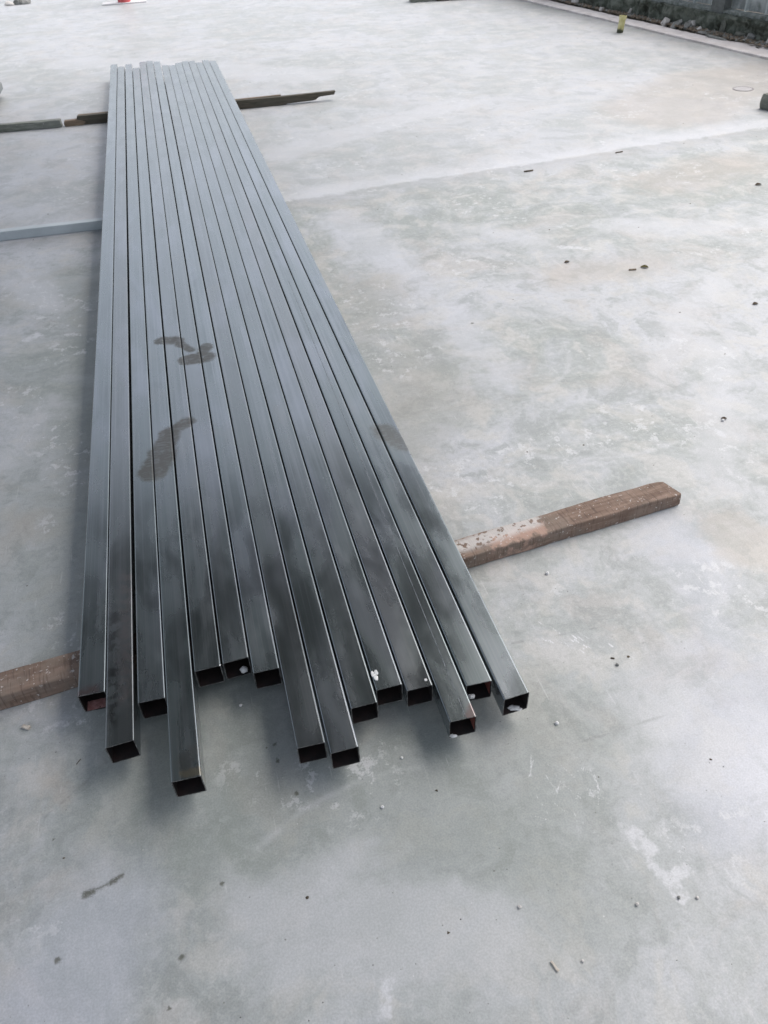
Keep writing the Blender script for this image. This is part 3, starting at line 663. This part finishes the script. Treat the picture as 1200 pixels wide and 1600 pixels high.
def tube_mesh(name, size, length, wall_t, rad, mats, nseg=1, bow=0.0, seed=0):
    bm = bmesh.new(); h = size / 2
    def ring(y, s_, r_, sx=0.0):
        out = []
        for cx, cz, a0 in ((s_ - r_, s_ - r_, 0), (-s_ + r_, s_ - r_, 90), (-s_ + r_, -s_ + r_, 180), (s_ - r_, -s_ + r_, 270)):
            for a in (0, 22.5, 45, 67.5, 90): out.append(bm.verts.new((cx + r_ * math.cos(R(a0 + a)) + sx, y, h + cz + r_ * math.sin(R(a0 + a)))))
        return out
    m = 20; rr = random.Random(seed)
    skew = rr.uniform(-0.0016, 0.0016)
    def bridge(a, b, mi):
        for i in range(m):
            f = bm.faces.new((a[i], a[(i + 1) % m], b[(i + 1) % m], b[i])); f.material_index = mi
    outer = [ring(length * k / nseg, h, rad, bow * math.sin(math.pi * k / nseg)) for k in range(nseg + 1)]
    inner = [ring(length * k / nseg, h - wall_t, max(rad - wall_t, 0.0006), bow * math.sin(math.pi * k / nseg)) for k in range(nseg + 1)]
    for k in range(nseg): bridge(outer[k], outer[k + 1], 0); bridge(inner[k + 1], inner[k], 1)
    bridge(inner[0], outer[0], 2); bridge(outer[-1], inner[-1], 2)
    for v in outer[0] + inner[0]: v.co.y += skew * (v.co.x / h) + 0.0006 * noise.noise(v.co * 90 + Vector((seed, 0, 0)))
    bmesh.ops.recalc_face_normals(bm, faces=bm.faces)
    me = bpy.data.meshes.new(name); bm.to_mesh(me); bm.free()
    for x in mats: me.materials.append(x)
    return me

# grey primed tube lying crosswise under the stack, left
M_prime = mat_simple('pale_blue_grey_primer', (0.44, 0.49, 0.51), (0.52, 0.57, 0.59), 7, 0.45, 0.1, 0.001)
me = tube_mesh('cross_tube', 0.040, 1.62, 0.002, 0.003, (M_prime, M_inner, M_edge))
t = link(bpy.data.objects.new('cross_tube', me)); t.location = (-0.90, 2.812, 0.0); t.rotation_euler = (0, 0, R(-92.0))
tag(t, 'pale blue grey painted square tube lying crosswise under the stack at the left', 'steel tube')

# ------------------------------------------------------------------ the fifteen steel tubes
T = [(0.025, 0.0474, 0.025, 5.994), (0.076, -0.0756, 0.0779, 6.0025), (0.1324, 0.0014, 0.1342, 6.0009), (0.1837, -0.1746, 0.1881, 6.001), (0.2374, 0.0448, 0.2401, 5.9964), (0.2907, 0.0492, 0.2918, 6.0068), (0.3434, 0.009, 0.3453, 5.9933), (0.3953, -0.1704, 0.4003, 5.9984), (0.4485, -0.1951, 0.4515, 6.0006), (0.5018, -0.1172, 0.5018, 5.9881), (0.5548, -0.0922, 0.5527, 6.001), (0.6077, -0.1094, 0.6036, 6.0009), (0.661, -0.1937, 0.6538, 6.0052), (0.7141, -0.1302, 0.7049, 6.008), (0.7685, -0.175, 0.7561, 6.0018)]
LB = ['leftmost dark steel square tube of the stack, pink rust film inside its mouth',
      'dark steel tube second from the left, long end sticking out past both neighbours',
      'dark steel tube between the leftmost long tube and the longest one, its mouth set back',
      'dark steel square tube reaching nearest the camera of all, tan scuff on its end',
      'short ended dark steel tube directly right of the tube reaching nearest the camera',
      'dark steel tube whose mouth holds a small white ball, the furthest set back end',
      'dark steel tube right of the one with the white ball, its mouth in deep shade',
      'left tube of the long projecting middle pair, pale streak along its top',
      'right tube of the long projecting middle pair, chipped lower left corner',
      'dark steel tube directly right of the long middle pair, ending a little behind them',
      'dark steel tube with a white cement splash on its top left edge near the end',
      'dark steel tube left of the one with the bright seam, small pale end spot',
      'long projecting dark steel tube with a bright seam along its top and rusty mouth',
      'dark steel tube second from the right with white cement and rust inside its mouth',
      'rightmost dark steel square tube of the stack, edge over the open floor']
TINT = [(.45, .15), (.38, .55), (.50, .1), (.52, .05), (.45, .2), (.48, .25), (.58, .0), (.40, .35), (.50, .1), (.48, .15), (.42, .05), (.50, .5), (.45, .0), (.55, .0), (.58, .0)]
rr = random.Random(12)
BOW = [0, 0, -.001, 0, .001, 0, .0005, .001, 0, 0, -.0005, -.001, 0, 0, -.0005]
tubes = []
for i, (xn, yn, xf, ln) in enumerate(T):
    me = tube_mesh('square_tube', 0.050, ln, 0.0018, 0.0034, (M_steel, M_inner, M_edge), 12, BOW[i], i + 1)
    o = link(bpy.data.objects.new('square_tube', me)); tubes.append(o)
    o.location = (xn, yn, 0.0402 + 0.003 * (yn - 0.28)); o.rotation_euler = (0.003, 0, -math.atan2(xf - xn, ln))
    o.color = (TINT[i][0], TINT[i][1], rr.random(), 1)
    tag(o, LB[i], 'steel tube', 'dark steel square tubes stacked side by side')
# welded seams that show as a thin bright line
for i, u, a, b, wd in ((12, 0.006, 0.0, 1.9, .0007),):
    bm = bmesh.new(); box(bm, u - wd, u + wd, a, b, 0.0499, 0.05022)
    obj('weld_seam', bm, M_seam, tubes[i])
def blob(name, m, parent, loc, s_, seed, n=1):
    bm = bmesh.new(); r_ = random.Random(seed)
    for k in range(n):
        r1 = bmesh.ops.create_icosphere(bm, subdivisions=2, radius=1.0)
        off = Vector((r_.uniform(-1, 1), r_.uniform(-1, 1), 0)) * (0.9 if n > 1 else 0); sc = r_.uniform(.45, .9) if n > 1 else 1
        for v in r1['verts']:
            v.co *= 1 + 0.35 * noise.noise(v.co * 1.7 + Vector((seed + k, 0, 0)))
            v.co = Vector((v.co.x * sc * s_[0] + off.x * s_[0], v.co.y * sc * s_[1] + off.y * s_[1], v.co.z * s_[2] * sc))
    return obj(name, bm, m, parent, loc=loc, smooth=True)
blob('cement_splash', M_cement, tubes[10], (-0.019, 0.030, 0.0503), (.0045, .010, .0007), 2, 6)
blob('cement_splash', M_cement, tubes[11], (0.014, 0.012, 0.0503), (.0025, .0035, .0006), 5, 2)
blob('cement_lump', M_cement, tubes[12], (-0.014, 0.0005, 0.0065), (.0075, .0035, .0055), 7, 3)
blob('cement_lump', M_cement, tubes[13], (-0.016, 0.004, 0.014), (.0065, .005, .0095), 9, 4)
blob('cement_lump', M_cement, tubes[14], (0.004, 0.006, 0.0035), (.010, .006, .0022), 11, 5)
blob('white_ball', M_cement, tubes[5], (0.010, 0.006, 0.0098), (.0075, .0075, .0072), 13, 1)
blob('cement_splash', M_cement, tubes[4], (0.0215, 0.0035, 0.0495), (.0022, .0025, .0011), 15, 2)
blob('cement_splash', M_cement, tubes[5], (0.008, 0.002, 0.0492), (.0022, .0018, .0010), 17, 2)
bm = bmesh.new(); bmesh.ops.create_grid(bm, x_segments=14, y_segments=6, size=1)
for v in bm.verts: v.co = Vector((v.co.x * 0.020, 0.012 + v.co.y * 0.011, 0.0023 + 0.0012 * noise.noise(v.co * 3)))
obj('rust_film', bm, M_pinkin, tubes[0])
M_redr = mat_simple('red_rust_patch', (0.16, 0.045, 0.035), (0.28, 0.09, 0.07), 70, 0.8)
for i, x0 in ((12, 0.004), (13, 0.006)):
    bm = bmesh.new(); bmesh.ops.create_grid(bm, x_segments=6, y_segments=8, size=1)
    for v in bm.verts: v.co = Vector((0.0228 - 0.0003, 0.016 + v.co.x * 0.0145, 0.024 + v.co.y * 0.018))
    obj('rust_patch', bm, M_redr, tubes[i])

# second bundle lying on the grey batten at the left picture edge
G3 = 'pale grey tubes at the left picture edge'
for i, (x, ye, lab) in enumerate(((-0.778, 5.86, 'nearest pale grey weathered tube end at the left picture edge'), (-0.832, 6.05, 'pale grey tube behind the nearest one at the left picture edge, reaching further back'), (-0.886, 5.95, 'third pale grey tube in from the left picture edge, mostly out of frame'))):
    me = tube_mesh('pale_tube', 0.05, 5.0, 0.002, 0.010, (M_galv, M_inner, M_edge))
    o = link(bpy.data.objects.new('pale_tube', me)); o.location = (x, ye - 5.0, 0.0445); o.rotation_euler = (0, 0, R(0.3)); o.color = (.5, .1, i * .3, 1)
    tag(o, lab, 'steel tube', G3)

# ------------------------------------------------------------------ far things along the top edge
M_red = mat_simple('faded_red_plastic', (0.50, 0.06, 0.07), (0.62, 0.12, 0.12), 12, 0.6, 0)
M_wh = mat_simple('white_plate', (0.62, 0.62, 0.62), (0.72, 0.72, 0.72), 12, 0.7, 0)
t = empty('red_post', (0.09, 10.62, 0)); tag(t, 'red post on a thin white base plate at the far edge of the floor', 'post')
bm = bmesh.new(); bmesh.ops.create_cone(bm, cap_ends=True, segments=20, radius1=0.075, radius2=0.06, depth=0.7); bmesh.ops.translate(bm, verts=bm.verts, vec=(0, 0, 0.36)); obj('post_body', bm, M_red, t)
bm = bmesh.new(); box(bm, -0.26, 0.26, -0.10, 0.10, 0, 0.012, 0.005); obj('base_plate', bm, M_wh, t)
bm = bmesh.new(); bmesh.ops.create_icosphere(bm, subdivisions=3, radius=1)
for v in bm.verts:
    v.co = Vector((v.co.x * 0.11, v.co.y * 0.07, max(0, 0.02 + v.co.z * 0.045)))
jitter(bm, 0.03, 12, 4, True)
t = obj('grey_rock', bm, M_stoneG, loc=(-1.15, 11.3, 0)); tag(t, 'lumpy grey rock lying on the far floor at the top left', 'rock')
bm = bmesh.new(); bmesh.ops.create_icosphere(bm, subdivisions=3, radius=1)
for v in bm.verts: v.co = Vector((v.co.x * 0.06, v.co.y * 0.04, max(0, 0.01 + v.co.z * 0.025)))
jitter(bm, 0.02, 14, 9, True)
t = obj('grey_rock', bm, M_stoneL, loc=(-1.31, 11.25, 0)); tag(t, 'smaller pale rock touching the left side of the lumpy grey rock', 'rock')
bm = bmesh.new(); beam(bm, 0.80, 0.14, 0.10, 30, 0.006, 5)
t = obj('old_timber', bm, M_woodG, loc=(3.17, 8.70, 0), rot=(0, 0, R(-7))); tag(t, 'old grey timber block lying on the far floor at the top middle', 'timber')
bm = bmesh.new(); beam(bm, 0.42, 0.10, 0.04, 16, 0.006, 6)
t = obj('old_timber', bm, M_woodD, loc=(3.45, 8.64, 0), rot=(0, 0, R(-9))); tag(t, 'thin dark plank in front of the old grey timber block, far top', 'timber')

# ------------------------------------------------------------------ small things on the floor
M_chip = mat_simple('pale_wood_chip', (0.46, 0.41, 0.35), (0.60, 0.56, 0.50), 60, 0.85, 0.4, 0.0006)
M_dark = mat_simple('dark_twig', (0.06, 0.05, 0.035), (0.14, 0.11, 0.075), 60, 0.9, 0.3)
M_leafG = mat_simple('olive_dry_leaf', (0.12, 0.11, 0.04), (0.24, 0.21, 0.09), 60, 0.9, 0.2)
def chip(name, m, x, y, L_, W_, H_, rz, seed, label, cat, grp=None, tilt=0):
    bm = bmesh.new(); box(bm, -L_ / 2, L_ / 2, -W_ / 2, W_ / 2, 0, H_, min(H_, W_) * 0.25, 1)
    bmesh.ops.subdivide_edges(bm, edges=[e for e in bm.edges if e.calc_length() > L_ * 0.4], cuts=3, use_grid_fill=True)
    jitter(bm, min(W_, H_) * 0.35, 1.2 / L_ * 2, seed)
    return tag(obj(name, bm, m, loc=(x, y, max(0, tilt) * L_ / 2), rot=(0, tilt, rz)), label, cat, grp)
def pebble(name, m, x, y, r_, seed, label, cat='pebble', grp=None):
    bm = bmesh.new(); bmesh.ops.create_icosphere(bm, subdivisions=2, radius=r_)
    for v in bm.verts:
        v.co *= 1 + 0.45 * noise.noise(v.co / r_ * 1.1 + Vector((seed, 0, 0))); v.co.z *= 0.8
    mn = min(v.co.z for v in bm.verts)
    for v in bm.verts: v.co.z -= mn + 0.0003
    return tag(obj(name, bm, m, loc=(x, y, 0)), label, cat, grp)
def leaf(name, m, x, y, L_, W_, rz, seed, label, grp=None):
    bm = bmesh.new(); n = 8; a, b, c = [], [], []
    for k in range(n + 1):
        t_ = k / n; w_ = W_ / 2 * math.sin(math.pi * min(1, t_ * 0.92 + 0.04)) ** 0.8; z = 0.0015 + L_ * 0.07 * math.sin(math.pi * t_ * 0.9) ** 2
        a.append(bm.verts.new((L_ * (t_ - .5), -w_, z + w_ * 0.22))); b.append(bm.verts.new((L_ * (t_ - .5), 0, z))); c.append(bm.verts.new((L_ * (t_ - .5), w_, z + w_ * 0.35)))
    for k in range(n): bm.faces.new((a[k], a[k + 1], b[k + 1], b[k])); bm.faces.new((b[k], b[k + 1], c[k + 1], c[k]))
    bmesh.ops.solidify(bm, geom=bm.faces[:], thickness=0.0006)
    return tag(obj(name, bm, m, loc=(x, y, 0), rot=(0, 0, rz)), label, 'leaf', grp)
chip('wood_chip', M_chip, -0.121, 0.075, .0165, .0075, .005, -.55, 1, 'pale blocky wood chip on the floor below the left end of the brown batten', 'wood chip')
chip('wood_chip', M_chip, 0.672, -0.572, .0155, .0042, .0035, -1.25, 2, 'pale splinter standing out on the bare floor near the bottom of the picture', 'wood chip')
chip('dark_splinter', M_dark, -0.020, -0.028, .012, .0012, .0012, .9, 3, 'thin dark splinter between the wood chip and the second tube end', 'splinter')
chip('twig', M_dark, 2.063, 2.811, .05, .008, .006, .0, 4, 'short dark twig just in front of the slab joint, middle of the picture', 'twig')
chip('twig', M_dark, 2.622, 2.925, .045, .006, .005, .1, 5, 'dark twig lying on the slab joint right of the other joint twig', 'twig')
chip('twig', M_leafB, 1.961, 1.568, .028, .007, .004, -.2, 6, 'pale brown stick fragment left of the curled olive leaf', 'twig')
chip('twig', M_dark, 1.016, -0.088, .008, .0028, .002, -.5, 7, 'tiny dark stick right of the rightmost tube end', 'twig')
leaf('dry_leaf', M_leafG, 2.015, 1.574, .030, .020, -.6, 1, 'curled olive dry leaf on the open floor at the right')
leaf('dry_leaf', M_leafB, 1.761, 1.718, .026, .014, .3, 2, 'small dark dry leaf left of the curled olive leaf')
leaf('dry_leaf', M_leafB, 2.969, 2.229, .035, .020, .0, 3, 'dark dry leaf near the right edge, beyond the olive leaf')
leaf('dry_leaf', M_leafB, 2.215, 1.170, .024, .014, .1, 4, 'dark dry leaf at the right edge above the brown batten end')
leaf('dry_leaf', M_leafB, 1.708, 0.585, .016, .010, -.4, 5, 'small dark leaf right of the end of the brown batten')
pebble('white_pebble', M_cement, 0.989, 0.167, .0042, 1, 'white pebble just below the brown batten, right of the tubes')
pebble('pebble', M_stoneG, 1.016, -0.106, .0034, 2, 'grey pebble right of the rightmost tube end')
pebble('pebble', M_stoneL, 0.655, -0.481, .0028, 3, 'pale pebble on the bare floor above the splinter')
pebble('pebble', M_stoneL, 0.829, -0.526, .0030, 4, 'flat pale pebble left of the white floor patch')
pebble('pebble', M_stoneG, 0.895, -0.534, .0026, 5, 'left one of two small pebbles under the white floor patch')
pebble('pebble', M_stoneL, 0.922, -0.542, .0026, 6, 'right one of two small pebbles under the white floor patch')
pebble('pebble', M_stoneL, 0.714, -0.576, .0024, 7, 'small pale pebble right of the splinter near the bottom')
pebble('white_pebble', M_cement, 0.846, -0.196, .0035, 8, 'tiny white pebble below the rightmost tube end')
pebble('white_pebble', M_cement, 1.699, 0.577, .0042, 9, 'pale pebble beside the small dark leaf right of the batten end')
pebble('white_pebble', M_cement, 0.282, 0.010, .0032, 10, 'tiny white pebble on the dark floor under the set back tube ends')
pebble('white_pebble', M_cement, 0.493, -0.266, .0030, 11, 'tiny white pebble below the long middle pair of tubes')
pebble('pebble', M_cement, 0.55, -0.185, .0028, 12, 'tiny pale pebble right of the long middle pair of tubes')
# scattered grit: nobody could count it
fyn = lambda rr: -0.8 + 5.2 * rr.random() ** 1.6
fxn = lambda rr, y: rr.uniform(-0.6, 1.2 + 0.9 * (y + 0.9))
M_grit = mat_simple('grey_grit', (0.20, 0.20, 0.19), (0.50, 0.50, 0.49), 3, 0.9, 0)
litter('grit', M_grit, 1100, fxn, fyn, (0.0006, 0.0020), 31, 'fine pale grit scattered over the concrete floor', 0.0002, 0.8)
litter('dark_grit', M_dark, 260, lambda rr, y: rr.uniform(-0.6, 4.0), lambda rr: -0.5 + 8.0 * rr.random() ** 1.1, (0.0010, 0.0050), 32, 'dark crumbs and leaf bits scattered over the concrete floor', 0.0002, 0.4)
